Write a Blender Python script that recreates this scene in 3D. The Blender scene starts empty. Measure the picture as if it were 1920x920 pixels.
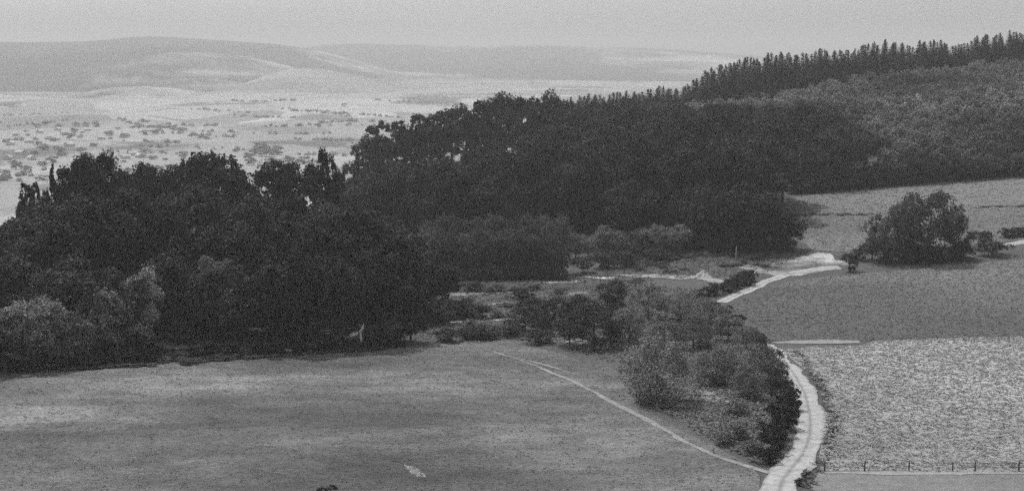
import bpy, math, random
import numpy as np
from mathutils import Vector
from mathutils import noise as mn
from mathutils.geometry import delaunay_2d_cdt

random.seed(7)
RNG = np.random.default_rng(7)
R = math.radians
scene = bpy.context.scene
col = scene.collection

# ------------------------------------------------------------------ camera, light, exposure
F = 3045.0            # focal length in photograph pixels (1920 wide)
CAMZ = 45.0
HORIZ = 110.0         # photograph row of the true horizon
PITCH = math.atan((460 - HORIZ) / F)
cam_d = bpy.data.cameras.new("camera")
cam = bpy.data.objects.new("camera", cam_d)
col.objects.link(cam)
cam.location = (0, 0, CAMZ)
cam.rotation_euler = (math.pi / 2 - PITCH, 0, 0)
cam_d.sensor_fit = 'HORIZONTAL'
cam_d.sensor_width = 36.0
cam_d.lens = 36.0 * F / 1920.0
cam_d.clip_start = 0.5
cam_d.clip_end = 40000
scene.camera = cam

SUN_EL = R(57)
LDIR = Vector((0.42, -0.91, 0)).normalized()      # where the shadows fall (towards the camera, a little right)
world = bpy.data.worlds.new("World")
scene.world = world
world.use_nodes = True
nt = world.node_tree
nt.nodes.clear()
sky = nt.nodes.new('ShaderNodeTexSky'); sky.sky_type = 'NISHITA'; sky.sun_disc = False
sky.sun_elevation = SUN_EL
sky.sun_rotation = math.atan2(-LDIR.x, -LDIR.y)
sky.air_density = 1.0; sky.dust_density = 3.0; sky.ozone_density = 1.0
bw = nt.nodes.new('ShaderNodeRGBToBW')             # black-and-white film
bg = nt.nodes.new('ShaderNodeBackground'); bg.inputs[1].default_value = 0.152
wo = nt.nodes.new('ShaderNodeOutputWorld')
tcw = nt.nodes.new('ShaderNodeTexCoord'); mpw = nt.nodes.new('ShaderNodeMapping'); mpw.inputs['Scale'].default_value = (1, 1, 5)
nzw = nt.nodes.new('ShaderNodeTexNoise'); nzw.inputs['Scale'].default_value = 5; nzw.inputs['Detail'].default_value = 5
mrw = nt.nodes.new('ShaderNodeMapRange'); mrw.inputs['From Min'].default_value = .3; mrw.inputs['From Max'].default_value = .7; mrw.inputs['To Min'].default_value = .93; mrw.inputs['To Max'].default_value = 1.07
mlw = nt.nodes.new('ShaderNodeMath'); mlw.operation = 'MULTIPLY'       # thin uneven high cloud
nt.links.new(tcw.outputs['Generated'], mpw.inputs[0]); nt.links.new(mpw.outputs[0], nzw.inputs['Vector']); nt.links.new(nzw.outputs['Fac'], mrw.inputs['Value'])
nt.links.new(sky.outputs[0], bw.inputs[0]); nt.links.new(bw.outputs[0], mlw.inputs[0]); nt.links.new(mrw.outputs[0], mlw.inputs[1]); nt.links.new(mlw.outputs[0], bg.inputs[0]); nt.links.new(bg.outputs[0], wo.inputs[0])
sun_d = bpy.data.lights.new("sun", 'SUN'); sun_d.energy = 2.65; sun_d.angle = R(0.6); sun_d.color = (1, 1, 1)
sun = bpy.data.objects.new("sun", sun_d); col.objects.link(sun)
sd = Vector((LDIR.x * math.cos(SUN_EL), LDIR.y * math.cos(SUN_EL), -math.sin(SUN_EL)))
sun.rotation_euler = sd.to_track_quat('-Z', 'Y').to_euler()
sun.location = (-100, 300, 200)
scene.view_settings.view_transform = 'Standard'
scene.view_settings.look = 'None'
scene.view_settings.exposure = 0.0
scene.view_settings.gamma = 1.0
scene.cycles.use_denoising = False
scene.cycles.use_adaptive_sampling = True
scene.cycles.adaptive_threshold = 0.06
scene.cycles.adaptive_min_samples = 24
scene.cycles.max_bounces = 4
scene.cycles.diffuse_bounces = 2
scene.cycles.transparent_max_bounces = 4
scene.cycles.volume_bounces = 0

# ------------------------------------------------------------------ terrain
CT = [  # x, y, z : surveyed heights of the valley side
 (-60,140,0),(0,140,0),(70,140,0),(-120,140,0),(140,140,0),
 (-90,190,0),(-30,190,.4),(30,190,0),(100,190,0),(160,190,1),
 (-90,235,0),(-30,245,0),(20,250,0),(60,250,0),(110,255,.3),(180,260,2),
 (0,300,-.5),(-40,300,-.5),(-90,300,-1),(40,300,0),(80,310,.8),(120,320,2.0),(170,340,4.5),(240,340,8),
 (50,330,.5),(0,340,-.3),(30,365,1),(70,365,3.5),
 (-60,345,-2),(-110,345,-5),(-180,300,-5),(-180,200,-2),(-250,250,-9),
 (-60,400,-5),(-110,400,-14),(-70,480,-12),(-35,480,3),(0,480,7),(0,430,3.5),(-110,520,-28),(-60,560,-22),(-200,500,-36),(-15,540,4),
 (78,430,9.4),(106,435,11.4),(139,440,13.2),(102,395,7.0),(200,450,20),(270,460,27),
 (60,500,12.5),(110,520,18),(170,540,25),(230,560,32),(300,580,38),
 (17,560,14),(47,590,18.5),(90,620,24.5),(137,650,31.5),(207,670,38),(290,690,43),
 (20,640,8),(60,690,10),(120,740,20),(200,770,28),(300,800,34),
 (-100,650,-34),(0,760,-20),(100,860,-10),(250,900,0),(-200,650,-42),(0,900,-42),(150,1000,-35),(330,1000,-30),(-200,900,-44),
 (0,95,4),(-80,95,4),(80,95,4),(0,50,18),(-90,50,18),(90,50,18),(0,0,41),(-90,0,41),(90,0,41),(0,-40,42),(-200,60,12),(200,60,14),
]
CT = np.array(CT, float)
_c2 = 25.0 ** 2
SWELL = [(80,2300,190,170,9),(330,2650,150,190,12),(560,2900,170,200,14),(130,3050,170,230,15),(430,3350,140,250,17),(720,3300,170,260,20),(-130,2700,160,220,12),
         (300,1950,150,110,6),(600,2150,150,140,9),(30,1650,120,90,4),(480,1700,120,80,4),(650,2550,120,150,8),(230,2350,90,120,7),(900,3000,200,220,14),(1150,3300,200,300,16)]
def _phi(dx, dy): return np.sqrt(dx * dx + dy * dy + _c2)
_A = _phi(CT[:, None, 0] - CT[None, :, 0], CT[:, None, 1] - CT[None, :, 1])
_W = np.linalg.solve(_A + np.eye(len(CT)) * -0.3, CT[:, 2] - CT[:, 2].mean())
_M = CT[:, 2].mean()
def sstep(a, b, v):
    t = np.clip((v - a) / (b - a), 0, 1); return t * t * (3 - 2 * t)
def hgt(x, y):
    x = np.atleast_1d(np.asarray(x, float)); y = np.atleast_1d(np.asarray(y, float))
    out = np.empty(x.shape); fx, fy = x.ravel(), y.ravel(); o = out.ravel()
    xc = np.clip(fx, -260, 320); yc = np.clip(fy, -40, 1000)
    for i in range(0, len(fx), 20000):
        s = slice(i, i + 20000)
        o[s] = _phi(xc[s, None] - CT[None, :, 0], yc[s, None] - CT[None, :, 1]) @ _W + _M
    o += 0.12 * np.sin(fx * .11 + 1) * np.sin(fy * .09)
    w = sstep(700, 1000, fy + np.clip(-fx, 0, 200) * .6)
    far = -45 + 3 * np.sin(fx * .004 + 1) * np.sin(fy * .003)
    for (bpx, bY, rpx, ry, hh) in SWELL:
        bx = (bpx - 960) / 3045 * bY; rx = rpx / 3045 * bY
        far = far + hh * np.exp(-((fx - bx) / rx) ** 2 - ((fy - bY) / ry) ** 2)
    o[:] = o * (1 - w) + far * w
    return o.reshape(x.shape)
def H1(x, y): return float(hgt([x], [y])[0])
CP, SP = math.cos(PITCH), math.sin(PITCH)
def ray(px, py):
    dx = (px - 960) / F; dy = (460 - py) / F
    return dx, CP + dy * SP, -SP + dy * CP
def at(px, py, Y):
    a, b, c = ray(px, py); t = Y / b
    return a * t, Y, CAMZ + c * t
def zat(px, py, Y): return at(px, py, Y)[2]
def row_of(x, y, z):          # photograph row / column of a world point
    d = z - CAMZ
    f = y * CP - d * SP; u = y * SP + d * CP
    return 960 + F * x / f, 460 - F * u / f
def gp(px, py, y0=100, y1=1100):     # where the sight line of a photograph pixel meets the ground
    a, b, c = ray(px, py)
    Y = np.linspace(y0, y1, 1200); t = Y / b
    X = a * t; Z = CAMZ + c * t
    below = Z < hgt(X, Y)
    i = int(np.argmax(below)) if below.any() else len(Y) - 1
    return float(X[i]), float(Y[i])

# ------------------------------------------------------------------ helpers
def tag(o, label=None, cat=None, group=None, kind=None):
    if label: o['label'] = label
    if cat: o['category'] = cat
    if group: o['group'] = group
    if kind: o['kind'] = kind
    return o
def mesh_np(name, V, Fq, attr=None):
    V = np.asarray(V, np.float32); Fq = np.asarray(Fq, np.int32); k = Fq.shape[1]
    m = bpy.data.meshes.new(name)
    m.vertices.add(len(V)); m.vertices.foreach_set('co', V.ravel())
    m.loops.add(Fq.size); m.loops.foreach_set('vertex_index', Fq.ravel())
    m.polygons.add(len(Fq))
    m.polygons.foreach_set('loop_start', np.arange(0, Fq.size, k, dtype=np.int32))
    if attr is not None:
        for an, dom, vals in attr:
            a = m.attributes.new(an, 'FLOAT', dom); a.data.foreach_set('value', np.asarray(vals, np.float32))
    m.update(calc_edges=True); m.validate()
    return m
def link(name, mesh, mat=None, parent=None, smooth=False):
    o = bpy.data.objects.new(name, mesh); col.objects.link(o)
    if mat and not mesh.materials: mesh.materials.append(mat)
    if parent: o.parent = parent
    if smooth: mesh.polygons.foreach_set('use_smooth', np.ones(len(mesh.polygons), bool))
    return o

# ------------------------------------------------------------------ materials (black-and-white film: neutral greys)
def newmat(name, rough=.9):
    m = bpy.data.materials.new(name); m.use_nodes = True
    n = m.node_tree; b = n.nodes['Principled BSDF']; b.inputs['Roughness'].default_value = rough
    b.inputs['Specular IOR Level'].default_value = .15
    return m, n, b
def M_(n, op, a, b=None, c=None):
    x = n.nodes.new('ShaderNodeMath'); x.operation = op
    for i, v in enumerate((a, b, c)):
        if v is None: continue
        if isinstance(v, (int, float)): x.inputs[i].default_value = v
        else: n.links.new(v, x.inputs[i])
    return x.outputs[0]
def noise(n, scale, detail=4, rough=.6, stretch=(1, 1, 1), loc=(0, 0, 0)):
    tc = n.nodes.new('ShaderNodeTexCoord'); mp = n.nodes.new('ShaderNodeMapping')
    mp.inputs['Scale'].default_value = stretch; mp.inputs['Location'].default_value = loc
    n.links.new(tc.outputs['Object'], mp.inputs[0])
    t = n.nodes.new('ShaderNodeTexNoise'); t.inputs['Scale'].default_value = scale
    t.inputs['Detail'].default_value = detail; t.inputs['Roughness'].default_value = rough
    n.links.new(mp.outputs[0], t.inputs['Vector'])
    return t.outputs['Fac']
def grey(n, sock, dst):
    cb = n.nodes.new('ShaderNodeCombineColor')
    for i in range(3): n.links.new(sock, cb.inputs[i])
    n.links.new(cb.outputs[0], dst)
def soil_mat(name, base, big=(.02, .25), mid=(.25, .25), fine=(2.2, .35), attr=None, stretch=(1, 1, 1), bump=.5, row=None):
    m, n, b = newmat(name, .95)
    v = M_(n, 'MULTIPLY', M_(n, 'ADD', M_(n, 'MULTIPLY', M_(n, 'SUBTRACT', noise(n, big[0], 3, .5, stretch), .5), 2 * big[1]), 1), base)
    for sc, am, seed in ((mid[0], mid[1], 5), (fine[0], fine[1], 9)):
        q = M_(n, 'ADD', M_(n, 'MULTIPLY', M_(n, 'SUBTRACT', noise(n, sc, 5, .7, stretch, (seed, seed, 0)), .5), 2.4 * am), 1)
        v = M_(n, 'MULTIPLY', v, q)
    if row:
        tc = n.nodes.new('ShaderNodeTexCoord'); w = n.nodes.new('ShaderNodeTexWave'); w.inputs['Scale'].default_value = row[0]
        w.inputs['Distortion'].default_value = 2.5; w.inputs['Detail'].default_value = 2
        w.bands_direction = row[2]
        n.links.new(tc.outputs['Object'], w.inputs[0])
        v = M_(n, 'MULTIPLY', v, M_(n, 'ADD', M_(n, 'MULTIPLY', M_(n, 'SUBTRACT', w.outputs['Fac'], .5), row[1]), 1))
    if attr:
        a = n.nodes.new('ShaderNodeAttribute'); a.attribute_name = attr
        v = M_(n, 'MULTIPLY', v, a.outputs['Fac'])
    v = M_(n, 'MINIMUM', M_(n, 'MAXIMUM', v, .015), .8)
    grey(n, v, b.inputs['Base Color'])
    bp = n.nodes.new('ShaderNodeBump'); bp.inputs['Strength'].default_value = bump; bp.inputs['Distance'].default_value = .25
    n.links.new(noise(n, 1.6, 6, .75), bp.inputs['Height']); n.links.new(bp.outputs[0], b.inputs['Normal'])
    return m
def foliage_mat(name, transl=.24, spread=.55):
    m, n, b = newmat(name, .7)
    oi = n.nodes.new('ShaderNodeObjectInfo'); at_ = n.nodes.new('ShaderNodeAttribute'); at_.attribute_name = 'leaf'
    sp = n.nodes.new('ShaderNodeSeparateColor'); n.links.new(oi.outputs['Color'], sp.inputs[0])
    v = M_(n, 'MULTIPLY', sp.outputs[0], M_(n, 'ADD', M_(n, 'MULTIPLY', at_.outputs['Fac'], spread * 2), 1 - spread))
    grey(n, v, b.inputs['Base Color'])
    tr = n.nodes.new('ShaderNodeBsdfTranslucent'); grey(n, v, tr.inputs[0])
    mx = n.nodes.new('ShaderNodeMixShader'); mx.inputs[0].default_value = transl
    n.links.new(b.outputs[0], mx.inputs[1]); n.links.new(tr.outputs[0], mx.inputs[2])
    n.links.new(mx.outputs[0], n.nodes['Material Output'].inputs[0])
    return m
M_leaf = foliage_mat('leaves')
M_grassblade = foliage_mat('grass_blades', .2, .35)
m_, n_, b_ = newmat('bark'); M_bark = m_
grey(n_, M_(n_, 'ADD', M_(n_, 'MULTIPLY', noise(n_, 3, 5, .7, (1, 1, .2)), .1), .02), b_.inputs['Base Color'])
def plain(name, v, var=.2, sc=1.5):
    m, n, b = newmat(name)
    grey(n, M_(n, 'MULTIPLY', M_(n, 'ADD', M_(n, 'MULTIPLY', M_(n, 'SUBTRACT', noise(n, sc, 5, .7), .5), 2 * var), 1), v), b.inputs['Base Color'])
    return m
M_wood = plain('weathered_wood', .35); M_pale = plain('bleached_straw', .55, .4, 2); M_wall = plain('lime_plaster', .65, .1, .4); M_roof = plain('roof_tiles', .55, .3, .5)
M_chalk = plain('spoil', .42, .4, 1.2)

# ground: rough pasture near, a patchwork of farmland far off
def ground_mat():
    m, n, b = newmat('ground_cover', .95)
    v = M_(n, 'ADD', M_(n, 'MULTIPLY', noise(n, .06, 4, .6), .10), .045)
    v = M_(n, 'MULTIPLY', v, M_(n, 'ADD', M_(n, 'MULTIPLY', noise(n, .9, 6, .75), 1.3), .35))
    tc = n.nodes.new('ShaderNodeTexCoord'); mp = n.nodes.new('ShaderNodeMapping'); mp.inputs['Scale'].default_value = (1, .45, 1); mp.inputs['Rotation'].default_value = (0, 0, .25)
    n.links.new(tc.outputs['Object'], mp.inputs[0])
    vo = n.nodes.new('ShaderNodeTexVoronoi'); vo.inputs['Scale'].default_value = .0055; vo.distance = 'CHEBYCHEV'; vo.inputs['Randomness'].default_value = .9
    n.links.new(mp.outputs[0], vo.inputs['Vector'])
    sp = n.nodes.new('ShaderNodeSeparateColor'); n.links.new(vo.outputs['Color'], sp.inputs[0])
    fv = M_(n, 'ADD', M_(n, 'MULTIPLY', sp.outputs[0], .22), .22)
    fv = M_(n, 'MULTIPLY', fv, M_(n, 'ADD', M_(n, 'MULTIPLY', noise(n, .012, 5, .7), .7), .65))
    wd = n.nodes.new('ShaderNodeMapRange'); wd.inputs['From Min'].default_value = .54; wd.inputs['From Max'].default_value = .60; wd.inputs['To Min'].default_value = 1; wd.inputs['To Max'].default_value = .42
    n.links.new(noise(n, .0045, 6, .65, (1, .5, 1), (40, 10, 0)), wd.inputs['Value']); fv = M_(n, 'MULTIPLY', fv, wd.outputs[0])
    a = n.nodes.new('ShaderNodeAttribute'); a.attribute_name = 'farmland'
    mx = M_(n, 'ADD', M_(n, 'MULTIPLY', v, M_(n, 'SUBTRACT', 1, a.outputs['Fac'])), M_(n, 'MULTIPLY', fv, a.outputs['Fac']))
    grey(n, mx, b.inputs['Base Color'])
    bp = n.nodes.new('ShaderNodeBump'); bp.inputs['Strength'].default_value = .6; bp.inputs['Distance'].default_value = .3
    n.links.new(noise(n, 1.2, 6, .75), bp.inputs['Height']); n.links.new(bp.outputs[0], b.inputs['Normal'])
    return m
ys = list(np.arange(-60, 1000, 3.0)); y = 1000.0
while y < 17000: ys.append(y); y *= 1.011 if y < 4500 else 1.04
ys = np.array(ys); ss = np.linspace(-1, 1, 261)
GY, GS = np.meshgrid(ys, ss, indexing='ij')
GX = GS * (0.5 * np.clip(GY, 0, None) + 220)
GZ = hgt(GX, GY)
nr, nc = GX.shape
idx = np.arange(nr * nc).reshape(nr, nc)
quads = np.stack([idx[:-1, :-1], idx[:-1, 1:], idx[1:, 1:], idx[1:, :-1]], -1).reshape(-1, 4)
gm = mesh_np('ground', np.stack([GX, GY, GZ], -1).reshape(-1, 3), quads,
             [('farmland', 'POINT', sstep(520, 760, GY + np.clip(-GX, 0, 120) * 1.0).ravel())])
tag(link('ground', gm, ground_mat(), smooth=True), 'rough pasture falling away to pale farmland in the valley', kind='structure')

# sheets laid on the ground
def sheet(name, pts, mat, lift, step=4.0, tone=None, label=None, jitter=0.0, kind='structure'):
    pts = [Vector(p) for p in pts]
    P = []
    for i, p in enumerate(pts):
        q = pts[(i + 1) % len(pts)]; L = (q - p).length; k = max(1, int(L / step))
        nrm = Vector((-(q - p).y, (q - p).x)).normalized() if L > 0 else Vector((0, 0))
        for j in range(k):
            a = p.lerp(q, j / k)
            if jitter: a = a + nrm * random.uniform(-jitter, jitter)
            P.append(a)
    nb = len(P)
    xs = [p.x for p in P]; yy = [p.y for p in P]
    poly = np.array([(p.x, p.y) for p in P])
    gx, gy = np.meshgrid(np.arange(min(xs), max(xs), step), np.arange(min(yy), max(yy), step))
    gx, gy = gx.ravel() + .013, gy.ravel() + .017
    ins = np.zeros(len(gx), bool)
    for i in range(nb):
        x1, y1 = poly[i]; x2, y2 = poly[(i + 1) % nb]
        if y1 == y2: continue
        c = ((y1 > gy) != (y2 > gy)) & (gx < (x2 - x1) * (gy - y1) / (y2 - y1) + x1); ins ^= c
    P += [Vector((a, b)) for a, b in zip(gx[ins], gy[ins])]
    r = delaunay_2d_cdt(P, [(i, (i + 1) % nb) for i in range(nb)], [list(range(nb))], 1, 1e-4)
    V = np.array([(v.x, v.y) for v in r[0]]); T = np.array([f for f in r[2] if len(f) == 3])
    Z = hgt(V[:, 0], V[:, 1]) + lift
    e1 = V[T[:, 1]] - V[T[:, 0]]; e2 = V[T[:, 2]] - V[T[:, 0]]
    flip = (e1[:, 0] * e2[:, 1] - e1[:, 1] * e2[:, 0]) < 0
    T[flip] = T[flip][:, ::-1]
    at_ = [('tone', 'POINT', tone(V[:, 0], V[:, 1]) if tone else np.ones(len(V)))]
    me = mesh_np(name, np.column_stack([V, Z]), T, at_)
    o = link(name, me, mat, smooth=True); tag(o, label, kind=kind)
    return o, poly
def ppoly(pl): return [gp(a, b) for a, b in pl]
def gauss(cx, cy, rx, ry):
    return lambda x, y: np.exp(-((x - cx) / rx) ** 2 - ((y - cy) / ry) ** 2)

B1, B2, B3, B4 = gp(300, 715), gp(700, 715), gp(60, 782), gp(1150, 850)
D1, D2, D3 = gp(350, 800), gp(700, 790), gp(600, 890)
def left_tone(x, y):
    t = np.ones(len(x))
    t += .5 * gauss(B1[0], B1[1], 22, 7)(x, y) + .42 * gauss(B2[0], B2[1], 26, 8)(x, y) + .75 * gauss(B3[0], B3[1], 10, 5)(x, y) + .25 * gauss(B4[0], B4[1], 16, 12)(x, y)
    t -= .22 * gauss(D1[0], D1[1], 30, 10)(x, y) + .2 * gauss(D2[0], D2[1], 18, 9)(x, y) + .10 * gauss(D3[0], D3[1], 14, 6)(x, y)
    return t
M_left = soil_mat('mown_meadow', .132, (.035, 1.0), (.16, .75), (2.0, .9), attr='tone', stretch=(.7, 1.4, 1))
left_pts = [(-125, 140)] + [(-125, 225)] + ppoly([(0, 702), (150, 696), (300, 684), (500, 668), (700, 657), (800, 648), (880, 640), (960, 640), (1020, 655), (1080, 672), (1160, 694), (1170, 725), (1200, 765), (1300, 822), (1400, 868), (1432, 895)]) + [(26, 168), (24, 140)]
_, LEFTP = sheet('meadow', left_pts, M_left, .04, tone=left_tone, label='broad mown meadow in the lower left', jitter=.5)
P1, P2 = gp(1850, 700), gp(1560, 690)
M_pale = soil_mat('stubble', .27, (.05, .4), (.4, .4), (2.4, .4), attr='tone')
pale_pts = ppoly([(1462, 655), (1620, 648), (1640, 640), (1780, 634), (1920, 631)]) + [(110, 261), (110, 176)] + ppoly([(1920, 884), (1700, 886), (1560, 884), (1542, 860), (1548, 800), (1545, 755), (1520, 705), (1490, 675)])
def pale_tone(x, y):
    return 1.06 + .5 * gauss(P1[0], P1[1], 26, 30)(x, y) - .12 * gauss(P2[0], P2[1], 9, 30)(x, y)
_, PALEP = sheet('stubble_field', pale_pts, M_pale, .052, tone=pale_tone, label='pale stubble field right of the dirt road', jitter=.4)
M_dark = soil_mat('low_crop', .11, (.03, .15), (.4, .15), (2.5, .3), stretch=(.6, 1.3, 1), attr='tone')
dark_pts = ppoly([(1362, 578), (1420, 552), (1480, 527), (1560, 517), (1700, 506), (1850, 492), (1920, 484)]) + [(140, 345), (140, 262)] + ppoly([(1920, 638), (1640, 640), (1450, 640), (1425, 612)])
Q1 = gp(1850, 540)
def dark_tone(x, y): return 1 + .5 * gauss(Q1[0], Q1[1], 16, 22)(x, y) + .45 * sstep(-14, -3, (y - 330) + (x - 100) * -.1)
_, DARKP = sheet('crop_field', dark_pts, M_dark, .04, tone=dark_tone, label='evenly grey field beyond the stubble', jitter=.4)
M_slope = soil_mat('hill_pasture', .165, (.02, .2), (.15, .15), (1.5, .3), stretch=(.5, 1.3, 1), attr='tone')
slope_pts = ppoly([(1430, 380), (1500, 368), (1700, 350), (1850, 334), (1920, 328)]) + [(190, 452), (230, 460), (230, 370)] + ppoly([(1920, 452), (1800, 462), (1640, 478), (1520, 470), (1480, 440)])
_, SLOPEP = sheet('hill_pasture', slope_pts, M_slope, .045, step=6, tone=lambda x, y: 1 + .22 * sstep(398, 408, y) - .12 * gauss(120, 385, 60, 6)(x, y) + .2 * gauss(75, 362, 20, 12)(x, y), label='sloping pasture below the hillside forest', jitter=.6)
M_strip = soil_mat('headland_grass', .2, (.05, .3), (.5, .3), (2.0, .4))
sheet('headland', ppoly([(1540, 878), (1700, 878), (1920, 878)]) + [(110, 179), (110, 140), (44, 140), (36, 160)] + ppoly([(1518, 918)]), M_strip, .03, label='grass headland along the bottom right', jitter=.3)
# gravelly bare ground round the track junction
M_bare = soil_mat('bare_earth', .27, (.09, 1.6), (.35, 1.5), (1.5, .9))
sheet('bare_ground', ppoly([(1425, 512), (1440, 492), (1500, 478), (1570, 476), (1592, 492), (1570, 508), (1500, 518), (1450, 520)]), M_bare, .06, step=3, label='pale bare ground where the upper tracks meet', jitter=2.6)

# roads and paths
def ribbon(name, ctr, wid, mat, lift, label, jit=.18):
    C = [Vector(c) for c in ctr]
    P, Wd = [], []
    n = len(C)
    for i in range(n - 1):         # Catmull-Rom along the centre line
        p0, p1, p2, p3 = C[max(i - 1, 0)], C[i], C[i + 1], C[min(i + 2, n - 1)]
        k = max(2, int((p2 - p1).length / 1.2))
        for j in range(k):
            t = j / k
            P.append(.5 * ((2 * p1) + (p2 - p0) * t + (2 * p0 - 5 * p1 + 4 * p2 - p3) * t * t + (3 * p1 - p0 - 3 * p2 + p3) * t ** 3))
            Wd.append(wid[i] * (1 - t) + wid[i + 1] * t)
    P.append(C[-1]); Wd.append(wid[-1])
    V, Q, ac = [], [], []
    cols = 7
    for i, p in enumerate(P):
        d = (P[min(i + 1, len(P) - 1)] - P[max(i - 1, 0)]).normalized(); nn = Vector((-d.y, d.x))
        for j in range(cols):
            s = (j / (cols - 1) - .5)
            w = Wd[i] * s + (2.4 * jit * mn.noise(Vector((i * .23, j * 3.1 + Wd[0], 0))) + .35 * jit * random.uniform(-1, 1) if j in (0, cols - 1) else 0)
            q = p + nn * w
            V.append((q.x, q.y)); ac.append(s)
    V = np.array(V); Z = hgt(V[:, 0], V[:, 1]) + lift
    for i in range(len(P) - 1):
        for j in range(cols - 1):
            a = i * cols + j; Q.append((a, a + cols, a + cols + 1, a + 1))
    Q = np.array(Q)[:, ::-1]
    a = V[Q[0, 1]] - V[Q[0, 0]]; b = V[Q[0, 2]] - V[Q[0, 0]]
    if a[0] * b[1] - a[1] * b[0] < 0: Q = Q[:, ::-1]
    me = mesh_np(name, np.column_stack([V, Z]), Q, [('across', 'POINT', np.array(ac))])
    o = link(name, me, mat, smooth=True); tag(o, label, kind='structure'); return o
def road_mat(name, base, crown=.25, blot=.8):
    m, n, b = newmat(name, .95)
    a = n.nodes.new('ShaderNodeAttribute'); a.attribute_name = 'across'
    s = M_(n, 'ABSOLUTE', a.outputs['Fac'])
    mid = M_(n, 'SUBTRACT', 1, M_(n, 'MULTIPLY', M_(n, 'MAXIMUM', M_(n, 'SUBTRACT', 1, M_(n, 'MULTIPLY', s, 9)), 0), crown))
    edge = M_(n, 'SUBTRACT', 1, M_(n, 'MULTIPLY', M_(n, 'MAXIMUM', M_(n, 'SUBTRACT', s, .40), 0), 3.5))
    v = M_(n, 'MULTIPLY', M_(n, 'MULTIPLY', mid, edge), base)
    v = M_(n, 'MULTIPLY', v, M_(n, 'ADD', M_(n, 'MULTIPLY', noise(n, .7, 6, .75), blot), 1 - blot / 2))
    grey(n, M_(n, 'MAXIMUM', v, .06), b.inputs['Base Color'])
    bp = n.nodes.new('ShaderNodeBump'); bp.inputs['Strength'].default_value = .3; bp.inputs['Distance'].default_value = .1
    n.links.new(noise(n, 3, 5, .7), bp.inputs['Height']); n.links.new(bp.outputs[0], b.inputs['Normal'])
    return m
M_road = road_mat('chalky_dirt', .40, .4, 1.7); M_path = road_mat('worn_path', .27, 0, 1.8); M_path2 = road_mat('faint_path', .31, 0, 1.6)
rd = ppoly([(1462, 918), (1478, 890), (1506, 850), (1518, 815), (1518, 780), (1510, 745), (1492, 708), (1470, 675), (1446, 647)])
rd = [(gp(1462, 918)[0] - 6, 140)] + rd
ribbon('dirt_road', rd, [4.4, 4.2, 3.9, 3.5, 3.3, 3.3, 3.4, 2.6, 1.9, 1.3], M_road, .085, 'pale dirt road curving up from the bottom edge', .4)
ribbon('field_track', ppoly([(1450, 644), (1500, 642), (1560, 641), (1612, 642)]), [1.6, 3.2, 3.6, 2.0], M_path, .068, 'short pale track between the two right-hand fields', .4)
ribbon('upper_road', ppoly([(1352, 568), (1385, 553), (1415, 540), (1445, 526), (1480, 514), (1530, 506), (1575, 502)]), [2.2, 2.6, 2.6, 2.6, 3, 3.5, 3.5], M_road, .075, 'pale track climbing right past the dark hedge', .3)
ribbon('yard_track', ppoly([(1380, 500), (1405, 503), (1440, 511), (1490, 514)]), [3.0, 4.4, 3, 2.4], M_path, .08, 'bright patch of track below the round dark trees', .6)
ribbon('hill_track', ppoly([(1880, 461), (1905, 457), (1935, 452), (1990, 446)]), [2.4, 3.0, 3.2, 3.2], M_road, .075, 'bright track end at the right edge below the pasture', .2)
ribbon('meadow_path', ppoly([(900, 652), (950, 668), (1000, 684), (1050, 706), (1100, 730), (1150, 756), (1200, 782), (1260, 815), (1330, 850), (1400, 877), (1445, 888)]), [.2, .4, .6, .8, .9, .9, .9, .9, .8, .8, .9], M_path, .068, 'narrow pale footpath along the edge of the meadow', .25)
ribbon('side_path', ppoly([(960, 671), (1000, 680), (1040, 691), (1082, 704)]), [.2, .5, .6, .2], M_path, .074, 'short footpath running above the meadow path', .1)
ribbon('headland_path', ppoly([(1545, 887), (1650, 888), (1780, 887), (1920, 887)]) + [(112, 176)], [.6, 1.2, 1.6, 2.0, 2.0], M_path2, .066, 'faint cart track along the bottom of the stubble', .2)
for i, (pl, w, b_) in enumerate([
    ([(792, 534), (820, 533), (852, 533)], 2.0, .5), ([(790, 553), (860, 552), (930, 550), (1000, 545)], 2.2, .22),
    ([(1000, 532), (1040, 530), (1085, 527)], 2.4, .36), ([(1085, 521), (1120, 521), (1150, 523)], 2.8, .5),
    ([(1150, 516), (1220, 518), (1290, 520), (1330, 518)], 3.5, .28), ([(915, 572), (945, 570), (958, 568)], 2.0, .28),
    ([(836, 605), (880, 604), (925, 600), (975, 600)], 2.4, .34), ([(980, 628), (1005, 627), (1030, 626)], 1.6, .36),
    ([(1030, 562), (1060, 556), (1100, 548)], 2.0, .22), ([(1060, 641), (1090, 640), (1120, 642)], 1.4, .3),
    ([(1310, 522), (1340, 528), (1350, 536)], 5, .26), ([(300, 640), (322, 650), (338, 655)], 4, .6), ([(180, 683), (240, 679), (280, 677)], 1.0, .2),
    ([(320, 676), (400, 674), (520, 668), (600, 664)], 1.0, .2), ([(1275, 728), (1320, 738), (1375, 760)], 2.6, .22)]):
    ribbon('worn_strip', ppoly(pl), [w * .5] + [w] * (len(pl) - 2) + [w * .5], road_mat('worn_ground', b_ * 1.15, 0, 2.0), .055 + .004 * (i % 5),
           'strip of worn pale ground among the bushes', w * .4)

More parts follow.
